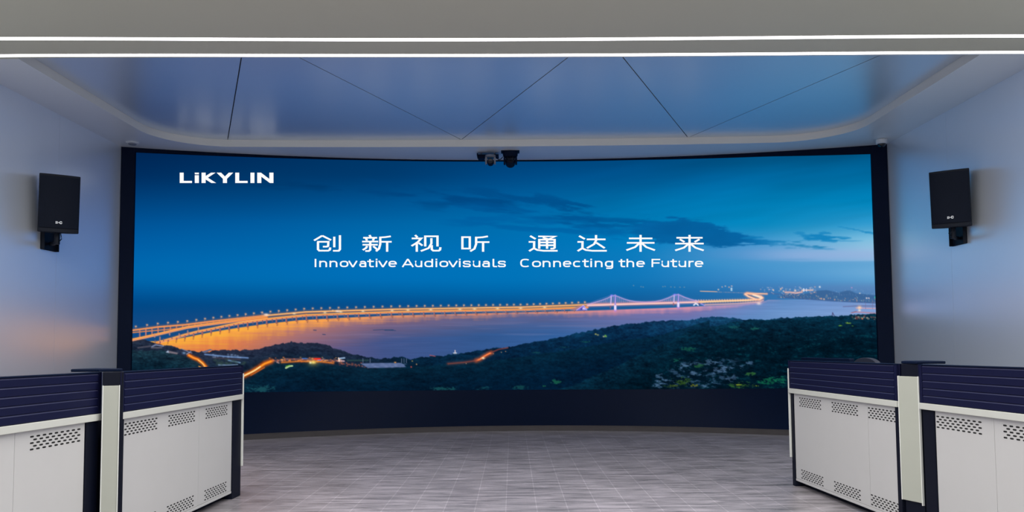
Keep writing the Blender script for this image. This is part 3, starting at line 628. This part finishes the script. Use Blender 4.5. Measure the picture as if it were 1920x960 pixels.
# white lettering shown on the display: every character drawn as strokes
M_TXT = bpy.data.materials.new('lettering_light'); M_TXT.use_nodes = True; M_TXT.node_tree.nodes.clear()
_o = M_TXT.node_tree.nodes.new('ShaderNodeOutputMaterial'); _e = M_TXT.node_tree.nodes.new('ShaderNodeEmission'); _e.inputs['Strength'].default_value = 1.0
M_TXT.node_tree.links.new(_e.outputs[0], _o.inputs['Surface']); M_TXT.cycles.emission_sampling = 'NONE'
AF, AR, AU = np.array(FW), np.array(RT), np.array(UP)
def on_display(x, y):
    r = AF*FPX+AR*(x-PPX)-AU*(y-PPY); t = 12/r[1]
    for _ in range(30): t = (arc(r[0]*t)-.006)/r[1]
    return (r[0]*t, r[1]*t, EYE.z+r[2]*t)
def ink(mb, pts, wx, wy):                               # a stroke: wx thick where it runs upright, wy where it runs level
    k = wx/wy; P = [np.array((x, y*k)) for x, y in pts]; closed = len(P) > 2 and np.allclose(P[0], P[-1]); n = len(P); L, Rr = [], []
    for i in range(n):
        a = P[i]-P[i-1] if i > 0 else (P[0]-P[-2] if closed else P[1]-P[0])
        b = P[i+1]-P[i] if i < n-1 else (P[1]-P[0] if closed else P[-1]-P[-2])
        a = a/np.linalg.norm(a); b = b/np.linalg.norm(b); m = a+b; m = m/max(1e-6, np.linalg.norm(m)); nn = np.array((-m[1], m[0]))
        w = wx/2/max(.45, nn @ np.array((-a[1], a[0]))); L.append(P[i]+nn*w); Rr.append(P[i]-nn*w)
    vs = [on_display(p[0], p[1]/k) for q in zip(L, Rr) for p in q]
    mb.add(vs, [(2*i, 2*i+1, 2*i+3, 2*i+2) for i in range(n-1)])
CJ = {'创': (580, [[(122,60),(45,106)],[(122,60),(206,102)],[(74,118),(180,118),(178,158),(166,164),(128,164)],[(82,118),(82,190),(94,202),(178,202),(194,194),(198,172)],[(236,70),(236,170)],[(290,56),(290,190),(278,203),(224,203)]]),
 '新': (580, [[(570,54),(582,76)],[(510,80),(642,80)],[(536,84),(546,106)],[(612,84),(602,106)],[(500,116),(652,116)],[(504,146),(648,146)],[(577,116),(577,194),(564,205),(530,205)],[(548,158),(536,178),(506,196)],[(606,160),(642,190)],[(772,66),(718,74),(672,77)],[(672,70),(672,140),(660,184),(632,208)],[(672,118),(780,118)],[(737,118),(737,212)]]),
 '视': (580, [[(1002,54),(1024,76)],[(970,86),(1060,86),(1024,124),(968,158)],[(1018,120),(1018,212)],[(1036,128),(1072,154)],[(1098,162),(1098,66),(1214,66),(1214,162)],[(1156,84),(1156,134),(1130,178),(1056,206)],[(1160,150),(1160,190),(1174,202),(1226,202),(1238,194),(1242,170)]]),
 '听': (580, [[(1450,74),(1520,74),(1520,182),(1450,182),(1450,74)],[(1692,66),(1640,75),(1580,79)],[(1580,70),(1580,140),(1564,184),(1524,208)],[(1580,121),(1706,121)],[(1646,121),(1646,212)]]),
 '通': (960, [[(172,62),(224,92)],[(158,119),(210,119),(209,178)],[(212,176),(162,206)],[(206,178),(240,196),(300,203),(432,203)],[(248,67),(410,67),(346,94)],[(292,78),(346,94)],[(258,184),(258,98),(404,98),(404,174),(392,182),(364,183)],[(258,124),(404,124)],[(258,151),(404,151)],[(332,98),(332,184)]]),
 '达': (960, [[(636,62),(690,92)],[(620,119),(668,119),(667,178)],[(670,176),(622,206)],[(664,178),(700,196),(760,203),(898,203)],[(708,95),(886,95)],[(796,54),(796,106),(778,140),(710,178)],[(798,126),(878,178)]]),
 '未': (960, [[(1108,86),(1330,86)],[(1088,128),(1350,128)],[(1218,53),(1218,212)],[(1208,130),(1166,168),(1084,198)],[(1228,130),(1272,168),(1354,198)]]),
 '来': (960, [[(1558,80),(1806,80)],[(1682,53),(1682,212)],[(1590,94),(1634,120)],[(1776,94),(1730,120)],[(1546,135),(1816,135)],[(1672,138),(1628,174),(1546,200)],[(1692,138),(1738,174),(1816,200)]])}
for ch, (ox, strokes) in CJ.items():
    mb = MB()
    for st in strokes: ink(mb, [(ox+x/5.0526, 430+y/5.0526) for x, y in st], 4.3, 3.0)
    place(mb.build('chinese_character', M_TXT, wallv))
def bowl(x0, x1, a0, a1, n=18, y0=.10, y1=.90, p=2.7):  # rounded-square arc, degrees counter-clockwise from the right
    out = []
    for i in range(n+1):
        t = math.radians(a0+(a1-a0)*i/n); c, s = math.cos(t), math.sin(t)
        out.append(((x0+x1)/2+(x1-x0)/2*math.copysign(abs(c)**(2/p), c), (y0+y1)/2+(y1-y0)/2*math.copysign(abs(s)**(2/p), s)))
    return out
CAP = 1.31
def glyph(c, w):                                        # strokes in x-heights, w = width of the letter in x-heights
    e = .13; l, r = e, w-e
    G = {'I': [[(w/2, 0), (w/2, CAP)]], 'i': [[(w/2, 0), (w/2, 1)], [(w/2, 1.13), (w/2, CAP+.02)]],
     'l': [[(l, CAP), (l, .22), (l+.06, .12), (l+.16, .09), (w, .09)]],
     'n': [[(l, 0), (l, 1)], bowl(l, r, 180, 0)[:]+[(r, 0)]], 'h': [[(l, 0), (l, CAP)], bowl(l, r, 180, 0)[:]+[(r, 0)]],
     'u': [[(l, 1), (l, .5)]+bowl(l, r, 180, 360), [(r, 0), (r, 1)]], 'r': [[(l, 0), (l, 1)], bowl(l, l+(w-l)*1.5, 180, 78)],
     'o': [bowl(l, r, 0, 360, 36)], 'c': [bowl(l, r+.02, 48, 312, 30)], 'C': [bowl(l, r+.02, 48, 312, 34, .09, CAP-.09)],
     'e': [[(l, .52), (r, .52)]+bowl(l, r, 4, 318, 32)[0:]], 'd': [bowl(l, r, 0, 360, 36), [(r, 0), (r, CAP)]],
     'g': [bowl(l, r, 0, 360, 36), [(r, 1), (r, .5)]+[(r, 0), (r-.06, -.12), (r-.2, -.18), (l+.08, -.18)]],
     'a': [bowl(l+.02, r, 150, 0, 14)+[(r, 0)], bowl(l, r, 360, 0, 30, .09, .58)],
     's': [[(r-.01, .72), (r-.06, .86), (r-.18, .91), (l+.18, .91), (l+.05, .84), (l+.02, .72), (l+.07, .60), (l+.2, .54), (r-.18, .47), (r-.04, .40), (r, .27), (r-.05, .15), (r-.2, .09), (l+.18, .09), (l+.04, .15), (l-.02, .29)]],
     't': [[(w*.42, 1.27), (w*.42, .24), (w*.42+.07, .12), (w*.42+.18, .09), (w, .09)], [(0, .91), (w, .91)]],
     'v': [[(.08, 1), (w/2-.05, .08), (w/2+.05, .08), (w-.08, 1)]], 'A': [[(.08, 0), (w/2-.05, CAP-.09), (w/2+.05, CAP-.09), (w-.08, 0)], [(w*.2, .40), (w*.8, .40)]],
     'F': [[(l, 0), (l, CAP)], [(l, CAP-.1), (w, CAP-.1)], [(l, .66), (w-.1, .66)]]}
    return G[c]
XH = 11.75
def slogan(text, ext, ox):
    mb = MB()
    for c, (a, b) in zip(text, ext):
        x0, x1 = ox+a/5.0526, ox+b/5.0526
        for st in glyph(c, (x1-x0)/XH): ink(mb, [(x0+x*XH, 500.8-y*XH) for x, y in st], 3.1, 2.3)
    place(mb.build('english_slogan', M_TXT, wallv))
slogan('InnovativeAudiovisuals', [(50,67),(94,168),(191,266),(289,370),(370,455),(473,540),(548,611),(628,646),(654,740),(750,828),(878,988),(1000,1070),(1090,1172),(1195,1212),(1233,1316),(1318,1405),(1416,1434),(1453,1530),(1548,1620),(1638,1710),(1736,1778),(1785,1862)], 580)
slogan('ConnectingtheFuture', [(78,174),(190,275),(290,365),(390,464),(483,562),(578,658),(665,727),(741,759),(784,858),(880,958),(1010,1072),(1085,1157),(1178,1258),(1322,1404),(1415,1488),(1500,1564),(1577,1650),(1672,1722),(1732,1812)], 960)

lg = MB()
for gl in ([(67,132),(138,132),(138,280),(288,280),(288,318),(67,318)], [(338,132),(412,132),(412,162),(338,162)], [(338,178),(412,178),(412,318),(338,318)],
           [(460,132),(534,132),(534,192),(630,132),(712,132),(574,222),(722,318),(636,318),(534,255),(534,318),(460,318)],
           [(730,132),(812,132),(880,200),(950,132),(1030,132),(918,242),(918,318),(844,318),(844,242)],
           [(1066,132),(1138,132),(1138,280),(1290,280),(1290,318),(1066,318)], [(1340,132),(1412,132),(1412,318),(1340,318)],
           [(1462,132),(1530,132),(1680,245),(1680,132),(1754,132),(1754,318),(1690,318),(1536,205),(1536,318),(1462,318)]):
    lg.add([on_display(330+a/9.6, 310+b/9.6) for a, b in gl], [tuple(t) for t in tessellate_polygon([[Vector((a, b, 0)) for a, b in gl]])])
place(lg.build('company_logo', M_TXT, wallv, label='bold white company name on the display'))
tag(wallv, 'huge curved video display showing a lit bridge at dusk with white slogans', 'display')

# ------------------------------------------------------------------ control consoles
# local frame: x runs along the front from the display end (0) to the other end (L), -y is the side facing the aisle
def vent(mb, x, z, w=.43, h=.068, y=-.0008):
    rows, dz = 5, h/4
    for r in range(rows):
        zc = z-h/2+r*dz; k = 9 if r % 2 == 0 else 8; dx = w/8.6
        for c in range(k):
            xc = x+(c-(k-1)/2)*dx; a, b = .0150, .0047
            pts = [(xc-a+b, zc-b), (xc+a-b, zc-b), (xc+a, zc-b*.4), (xc+a, zc+b*.4), (xc+a-b, zc+b), (xc-a+b, zc+b), (xc-a, zc+b*.4), (xc-a, zc-b*.4)]
            mb.add([(p, y, q) for p, q in pts], [tuple(range(8))], 1)
ZT, ZS, ZP = 1.115, .866, .825
def console(far, near, leg, cuts, vents, label, mirror, ended=True):
    far, near = Vector(far), Vector(near); L = (near-far).length
    d = (near-far)/L; r = empty('control_console', (far.x, far.y, 0), math.atan2(d.y, d.x))
    s = mirror                                          # +1: aisle lies on local +y, -1: on local -y
    def bx(mb, x0, x1, o0, o1, z0, z1, mi=0):           # o is measured outward, towards the aisle
        a, b = sorted((o0*s, o1*s)); return mb.box(x0, x1, a, b, z0, z1, mi)
    D = .55
    for x0, x1 in ((0.012, leg), (L-.05, L)):
        bx(MB(), x0, x1, -D, -.004, 0, ZP).build('leg', M_BLACK, r, bevel=.004)
    edges = [leg+.004]+[c for c in cuts]+[L-.052]
    for a, b in zip(edges[:-1], edges[1:]):
        mb = bx(MB(), a+.0012, b-.0012, -.03, -.012, .075, ZP-.004)
        for xc in [v for v in vents if a < v < b]:
            for zc in (.755, .128):
                o = len(mb.v); vent(mb, xc, zc)
                mb.v[o:] = [(p[0], s*(-.012+.0006), p[2]) for p in mb.v[o:]]
        mb.build('front_panel', [M_WHITE, M_SLOT], r)
    bx(MB(), leg+.004, L-.052, -.05, -.009, .052, .072).build('kick_rail', M_WHITE, r, bevel=.002)
    bx(MB(), leg+.01, L-.06, -.3, -.09, 0, .03).build('plinth', M_BLACK, r)
    bx(MB(), .004, L, -.04, .014, ZP, ZS).build('trim_rail', M_TRIM, r, bevel=.003)
    sl = MB(); bx(sl, 0, L, -.045, -.001, ZS, ZT-.004)
    n = 5; hgt = (ZT-.006-ZS-.002)/n
    for i in range(n):
        z0 = ZS+.002+i*hgt; y0, y1 = -.001*s, .004*s
        z1 = z0+hgt-.002
        xa, xb = .035, L-.035
        vs = [(xa, y0, z0), (xb, y0, z0), (xb, y1, z0+.003), (xa, y1, z0+.003), (xa, y1, z1-.006), (xb, y1, z1-.006), (xb, y0, z1), (xa, y0, z1)]
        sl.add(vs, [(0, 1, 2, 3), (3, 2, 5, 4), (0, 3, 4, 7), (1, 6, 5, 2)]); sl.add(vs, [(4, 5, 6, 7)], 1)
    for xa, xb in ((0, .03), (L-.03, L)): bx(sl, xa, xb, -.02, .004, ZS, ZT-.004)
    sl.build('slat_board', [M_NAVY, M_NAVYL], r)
    bx(MB(), .001, L-.002, -.06, .006, ZT-.004, ZT+.003).build('top_rail', M_BEZ, r, bevel=.0015)
    bx(MB(), 0.02, L-.02, -D-.35, -.045, .72, .75).build('worktop', M_TOP, r, bevel=.004)
    if ended: bx(MB(), -.004, .011, -.30, .0105, .25, 1.045).build('end_panel', M_EDGE, r, bevel=.002, label='white end panel standing proud of the front')
    for z_ in (.42, .93) if ended else (): bx(MB(), .002, .012, -.2, -.05, z_, z_+.04).build('standoff', M_BLACK, r)
    tag(r, label, 'console', 'control console units')
    return r, L
console((-2.345, 6.98), (-2.42, 4.97), .20, [.85], [.52, 1.14, 1.73], 'left white and navy console unit nearest the display', 1)
console((-2.52, 4.92), (-2.70, 2.95), .13, [.72, 1.33], [.39, 1.05, 1.64], 'left white and navy console unit cut off by the left picture edge', 1, False)
console((2.50, 7.27), (2.612, 5.46), .07, [1.38], [.40, 1.02, 1.60], 'right white and navy console unit nearest the display', -1)
console((2.68, 5.29), (2.86, 3.30), .13, [.68, 1.30], [.36, .97, 1.62], 'right white and navy console unit cut off by the right picture edge', -1, False)

def corner_post(a, b, cap, y, label):                      # wedge between two units; a = far unit's end, b = near unit's end
    a, b = Vector(a), Vector(b); c = (a+b)/2; r = empty('corner_post', (c.x, c.y, 0))
    d = b-a; w = d.length; ang = math.atan2(d.y, d.x) if d.x > 0 else math.atan2(-d.y, -d.x)
    mx = Matrix.Rotation(ang, 4, 'Z')
    s = cap[0]                                          # side (in local x) on which the near unit stands
    xa, xb = sorted((s*(w/2-.008), s*(-w/2-(.012 if y < 0 else -.024))))
    MB().box(xa, xb, y, y+.036, 0, ZT+.004, 0, mx).build('post_body', M_BLACK, r, bevel=.004)
    MB().box(-w/2+.012, w/2-.014, y-.014, y, .21, 1.035, 0, mx).build('cover_panel', M_COVER, r, bevel=.003, label='cream cover panel')
    for q in (-1, 1):
        MB().box(*sorted((q*(w/2-.014), q*(w/2-.008))), y-.017, y, .195 if q == s else .21, 1.037, 0, mx).build('edge_strip', M_EDGE, r)
    for q in (-1, 1):
        gq = .011 if y > 0 else 0
        MB().box(*sorted((q*(w/2-.006-gq), q*(w/2-.001-gq))), y-.006, y, 1.037, ZT+.003, 0, mx).build('corner_trim', M_NAVY, r, bevel=.0015)
    MB().prism([(p-c.x, q-c.y) for p, q in cap[1]], ZT+.0045, ZT+.022).build('top_cap', M_BEZ, r, bevel=.004)   # plate reaching back over the near unit
    tag(r, label, 'post'); return r
corner_post((-2.42, 4.97), (-2.52, 4.92), (-1, [(-2.73, 4.97), (-2.70, 4.905), (-2.52, 4.89), (-2.41, 4.945), (-2.43, 5.0), (-2.55, 5.10), (-2.70, 5.2)]), -.05, 'dark corner post with cream cover panel between the left console units')
corner_post((2.612, 5.46), (2.68, 5.29), (1, [(2.635, 5.44), (2.672, 5.31), (2.85, 5.28), (2.88, 5.36), (2.86, 5.58), (2.71, 5.55)]), .012, 'dark corner post with cream cover panel between the right console units')

# ------------------------------------------------------------------ wall speakers
def speaker(root_loc, face, yaw, wall_x, plate_y, side, label):
    """side +1: hangs on the left wall, -1: on the right wall"""
    r = empty('wall_speaker', root_loc); base = Vector(root_loc)
    tilt = math.radians(6.0)
    # local speaker frame: x right as seen from the front, y backwards, z up
    Rm = Matrix.Translation(Vector(face)-base) @ Matrix.Rotation(yaw, 4, 'Z') @ Matrix.Rotation(-tilt*-1, 4, 'X')
    W, Hh, Dp = .415, .665, .34
    def section(w, bow, yb, wb):
        f = [(-w/2+w*k/12, bow*(((k-6)/6)**2)) for k in range(13)]
        return f+[(w/2, .05), (wb/2, yb), (-wb/2, yb), (-w/2, .05)]
    MB().prism(section(W, .03, Dp, W*.62), -Hh/2, Hh/2, 0, Rm).build('cabinet', M_SPK, r, bevel=.008)
    gf = [(-W*.485+W*.97*k/12, -.014+.03*(((k-6)/6)**2)) for k in range(13)]
    MB().prism(gf+[(x, y+.012) for x, y in gf[::-1]], -Hh/2+.05, Hh/2-.022, 0, Rm).build('grille', M_GRILL, r, bevel=.004)
    bd = MB()
    # small white badge: a blocky mark beside a ring with a notch
    def ring(cx, cz, r0, r1, a0, a1):
        n = 20; vs = []
        for k in range(n+1):
            t = a0+(a1-a0)*k/n; vs += [(cx+r0*math.cos(t), -.0155, cz+r0*math.sin(t)), (cx+r1*math.cos(t), -.0155, cz+r1*math.sin(t))]
        bd.add(vs, [(2*k, 2*k+1, 2*k+3, 2*k+2) for k in range(n)], 0, Rm)
    zc = -Hh/2+.115
    ring(.018, zc, .0075, .016, .35, 2*math.pi-.35)
    for dx, dz, w_, h_ in ((-.030, .007, .009, .012), (-.030, -.008, .009, .012), (-.018, .007, .008, .012), (-.018, -.008, .008, .012), (-.006, 0, .012, .007)):
        bd.box(dx-w_/2, dx+w_/2, -.0158, -.0150, zc+dz-h_/2, zc+dz+h_/2, 0, Rm)
    bd.build('badge', M_LOGO, r)
    # wall bracket: plate, hinged arm, clamp under the cabinet
    wx = wall_x-base.x
    a, b = sorted((wx, wx+side*.012))
    br = MB(); br.box(a, b, plate_y-base.y-.155, plate_y-base.y+.155, 2.45-base.z, 2.69-base.z)
    for y_ in (-.155, .143): a2, b2 = sorted((wx, wx+side*.05)); br.box(a2, b2, plate_y-base.y+y_, plate_y-base.y+y_+.012, 2.45-base.z, 2.69-base.z)
    br.build('wall_plate', M_SPK, r, bevel=.003)
    bot = Rm @ Vector((0, .14, -Hh/2))
    ar = MB(); p0 = Vector((wx+side*.03, plate_y-base.y, 2.53-base.z)); p1 = Vector((bot.x, bot.y, 2.53-base.z))
    ar.tube([p0, p0.lerp(p1, .5)+Vector((0, 0, -.012)), p1], .024, 12); ar.tube([p1+Vector((0, 0, -.035)), bot+Vector((0, 0, .01))], .03, 14)
    ar.build('bracket_arm', M_SPK, r, smooth=True)
    ck = MB(); c0 = Rm @ Vector((.03, .10, -Hh/2)); c1 = p1+Vector((.05*side, -.03, .0))
    ck.tube([c0, c0+Vector((.02*side, -.02, -.05)), c1+Vector((.03*side, -.02, .02)), c1, p0.lerp(p1, .6)], .005, 8)
    ck.build('cable', M_SPK, r, smooth=True)
    tag(r, label, 'speaker', 'wall speakers'); return r
speaker((-5.33, 9.45, 2.6), (-5.185, 9.10, 2.945), math.radians(35), XL, 9.455, 1, 'black loudspeaker on a bracket on the left wall')
speaker((5.22, 9.6, 2.6), (5.098, 9.215, 2.943), math.radians(-35), XR, 9.60, -1, 'black loudspeaker on a bracket on the right wall')

# ------------------------------------------------------------------ cameras and ceiling fittings
def ceiling_mount():
    r = empty('camera_mount', (-.2, 11.72, H))
    mb = MB(); mb.box(-.30, .02, -.10, .12, -.055, -.040); mb.box(-.30, -.285, -.10, .12, -.055, -.02); mb.build('shelf_plate', M_BEZ, r, bevel=.003)
    for x in (-.24, -.04): MB().tube([(x, 0, -.045), (x, 0, -.001)], .012, 10).build('hanger', M_STEEL, r, smooth=True)
    MB().box(-.285, -.19, -.09, .05, -.095, -.056).build('junction_box', M_BEZ, r, bevel=.004)
    tb = MB().tube([(-.02, -.02, -.06), (.0, -.03, -.09), (.02, -.03, -.105), (.05, 0, -.09), (.08, .02, -.05)], .006, 8); tb.build('cable', M_SPK, r, smooth=True)
    tag(r, 'dark shelf bracket on the ceiling above the middle of the display', 'bracket')
ceiling_mount()
def ptz(loc, s, shell, label, ball):
    r = empty('video_camera', loc)
    q = Matrix.Scale(s, 4)
    MB().lathe([(.055, 0), (.075, -.006), (.078, -.03), (.06, -.038)], 28, 0, q).build('base', shell, r, smooth=True)
    for sx_ in (-1, 1):
        MB().prism([(sx_*.062-.014, -.04), (sx_*.062+.014, -.04), (sx_*.062+.014, .04), (sx_*.062-.014, .04)], -.135, -.034, 0, q).build('yoke_arm', shell, r, bevel=.006)
    T = q @ Matrix.Translation((0, 0, -.105)) @ Matrix.Rotation(math.radians(90), 4, 'X')
    MB().lathe([(.038, -.06), (.046, -.05), (.049, .03), (.047, .055), (.040, .06)], 28, 0, T).build('camera_head', ball, r, smooth=True)
    MB().lathe([(.038, .058), (.036, .068), (.026, .066), (.012, .063), (.002, .063)], 28, 0, T).build('lens', M_LENS, r, smooth=True)
    tag(r, label, 'camera', 'cameras above the display'); return r
ptz((-.300, 11.60, H-.0565), 1.02, M_STEEL, 'small grey video camera with round dark lens, left of the two above the display', M_BEZ)
def big_camera():
    r = empty('video_camera', (-.008, 11.63, H))
    MB().prism([(-.135, -.08), (.135, -.08), (.135, .08), (-.135, .08)], -.012, -.001).build('base', M_BEZ, r, bevel=.004)
    sh = MB(); sh.lathe([(.06, -.012), (.112, -.014), (.108, -.06), (.098, -.085), (.07, -.09)], 30); sh.build('turret', M_BEZ, r, smooth=True)
    for s in (-1, 1): MB().prism([(s*.085-.014, -.05), (s*.085+.014, -.05), (s*.085+.014, .05), (s*.085-.014, .05)], -.19, -.085).build('yoke_arm', M_BEZ, r, bevel=.006)
    T = Matrix.Translation((0, 0, -.15)) @ Matrix.Rotation(math.radians(68), 4, 'X')
    MB().lathe([(.05, -.075), (.068, -.06), (.072, .03), (.066, .07), (.05, .08)], 28, 0, T).build('camera_head', M_BLACK, r, smooth=True)
    MB().lathe([(.048, .078), (.044, .09), (.03, .086), (.002, .083)], 28, 0, T).build('lens', M_LENS, r, smooth=True)
    hood = MB(); n = 14; vs = []
    for k in range(n+1):
        t = math.pi*(.2+.6*k/n); vs += [(.052*math.cos(t), .052*math.sin(t), .082), (.046*math.cos(t), .046*math.sin(t), .086)]
    hood.add(vs, [(2*k, 2*k+1, 2*k+3, 2*k+2) for k in range(n)], 0, T); hood.build('lens_rim', M_STEEL, r)
    tag(r, 'large black video camera hanging under the ceiling, right of the two above the display', 'camera', 'cameras above the display')
big_camera()
dr = empty('dome_camera', (5.215, 11.10, H))
MB().lathe([(.068, -.0005), (.076, -.004), (.078, -.05), (.074, -.062), (.062, -.066), (.05, -.066)], 32).build('housing', M_DOME, dr, smooth=True)
MB().lathe([(.056, -.066)]+[(.056*math.cos(t), -.066-.048*math.sin(t)) for t in np.linspace(.1, math.pi/2-.02, 8)], 28).build('dome', M_LENS, dr, smooth=True)
tag(dr, 'white dome camera under the ceiling at the display\'s right top corner', 'camera')
dt = empty('smoke_detector', (-5.25, 10.95, H))
MB().lathe([(.085, -.0005), (.085, -.010), (.07, -.016)], 30).build('base', M_DOME, dt, smooth=True)
MB().lathe([(.055, -.016), (.05, -.030), (.03, -.036)], 30).build('sensor_head', M_STEEL, dt, smooth=True)
tag(dt, 'small round flat detector on the ceiling near the display\'s left top corner', 'detector')

# desk monitors whose upper edges rise above the right-hand console
M_TOP2 = mat('charcoal_plastic', (.018, .021, .036, 1), .6, spec=.2, noise=.08, scale=20)
def monitor(x, y, rz, ztop_, w, h, rounded, label):
    r = empty('desk_monitor', (x, y, .752), rz); zt = ztop_-.752
    if rounded:
        pts = [(-w/2, zt-h), (w/2, zt-h), (w/2, zt-.05)]+[(w/2*math.cos(t), zt-.05+.05*math.sin(t)) for t in np.linspace(0.1, math.pi-.1, 14)]+[(-w/2, zt-.05)]
    else:
        pts = [(-w/2, zt-h), (w/2, zt-h), (w/2, zt-.004), (w/2-.004, zt), (-w/2+.004, zt), (-w/2, zt-.004)]
    mx = Matrix.Rotation(math.radians(90), 4, 'X')
    MB().prism(pts, -.02, .02, 0, mx).build('housing', M_BEZ if not rounded else M_TOP2, r, bevel=.003)
    MB().box(-w/2+.01, w/2-.01, .0202, .0222, zt-h+.01, zt-.06).build('screen', M_LENS, r)
    MB().box(-.03, .03, -.015, .015, .01, zt-h+.02).build('stand', M_BLACK, r)
    MB().box(-.10, .10, -.015, .16, 0, .012).build('foot', M_BLACK, r, bevel=.003)
    tag(r, label, 'monitor')
monitor(2.632, 6.74, math.radians(-86.4), 1.143, .90, .30, False, 'long flat dark monitor edge above the right console unit nearest the display')
monitor(2.69, 6.09, math.radians(-86.4), 1.152, .34, .26, True, 'rounded charcoal monitor top peeking above the right console nearest the display')
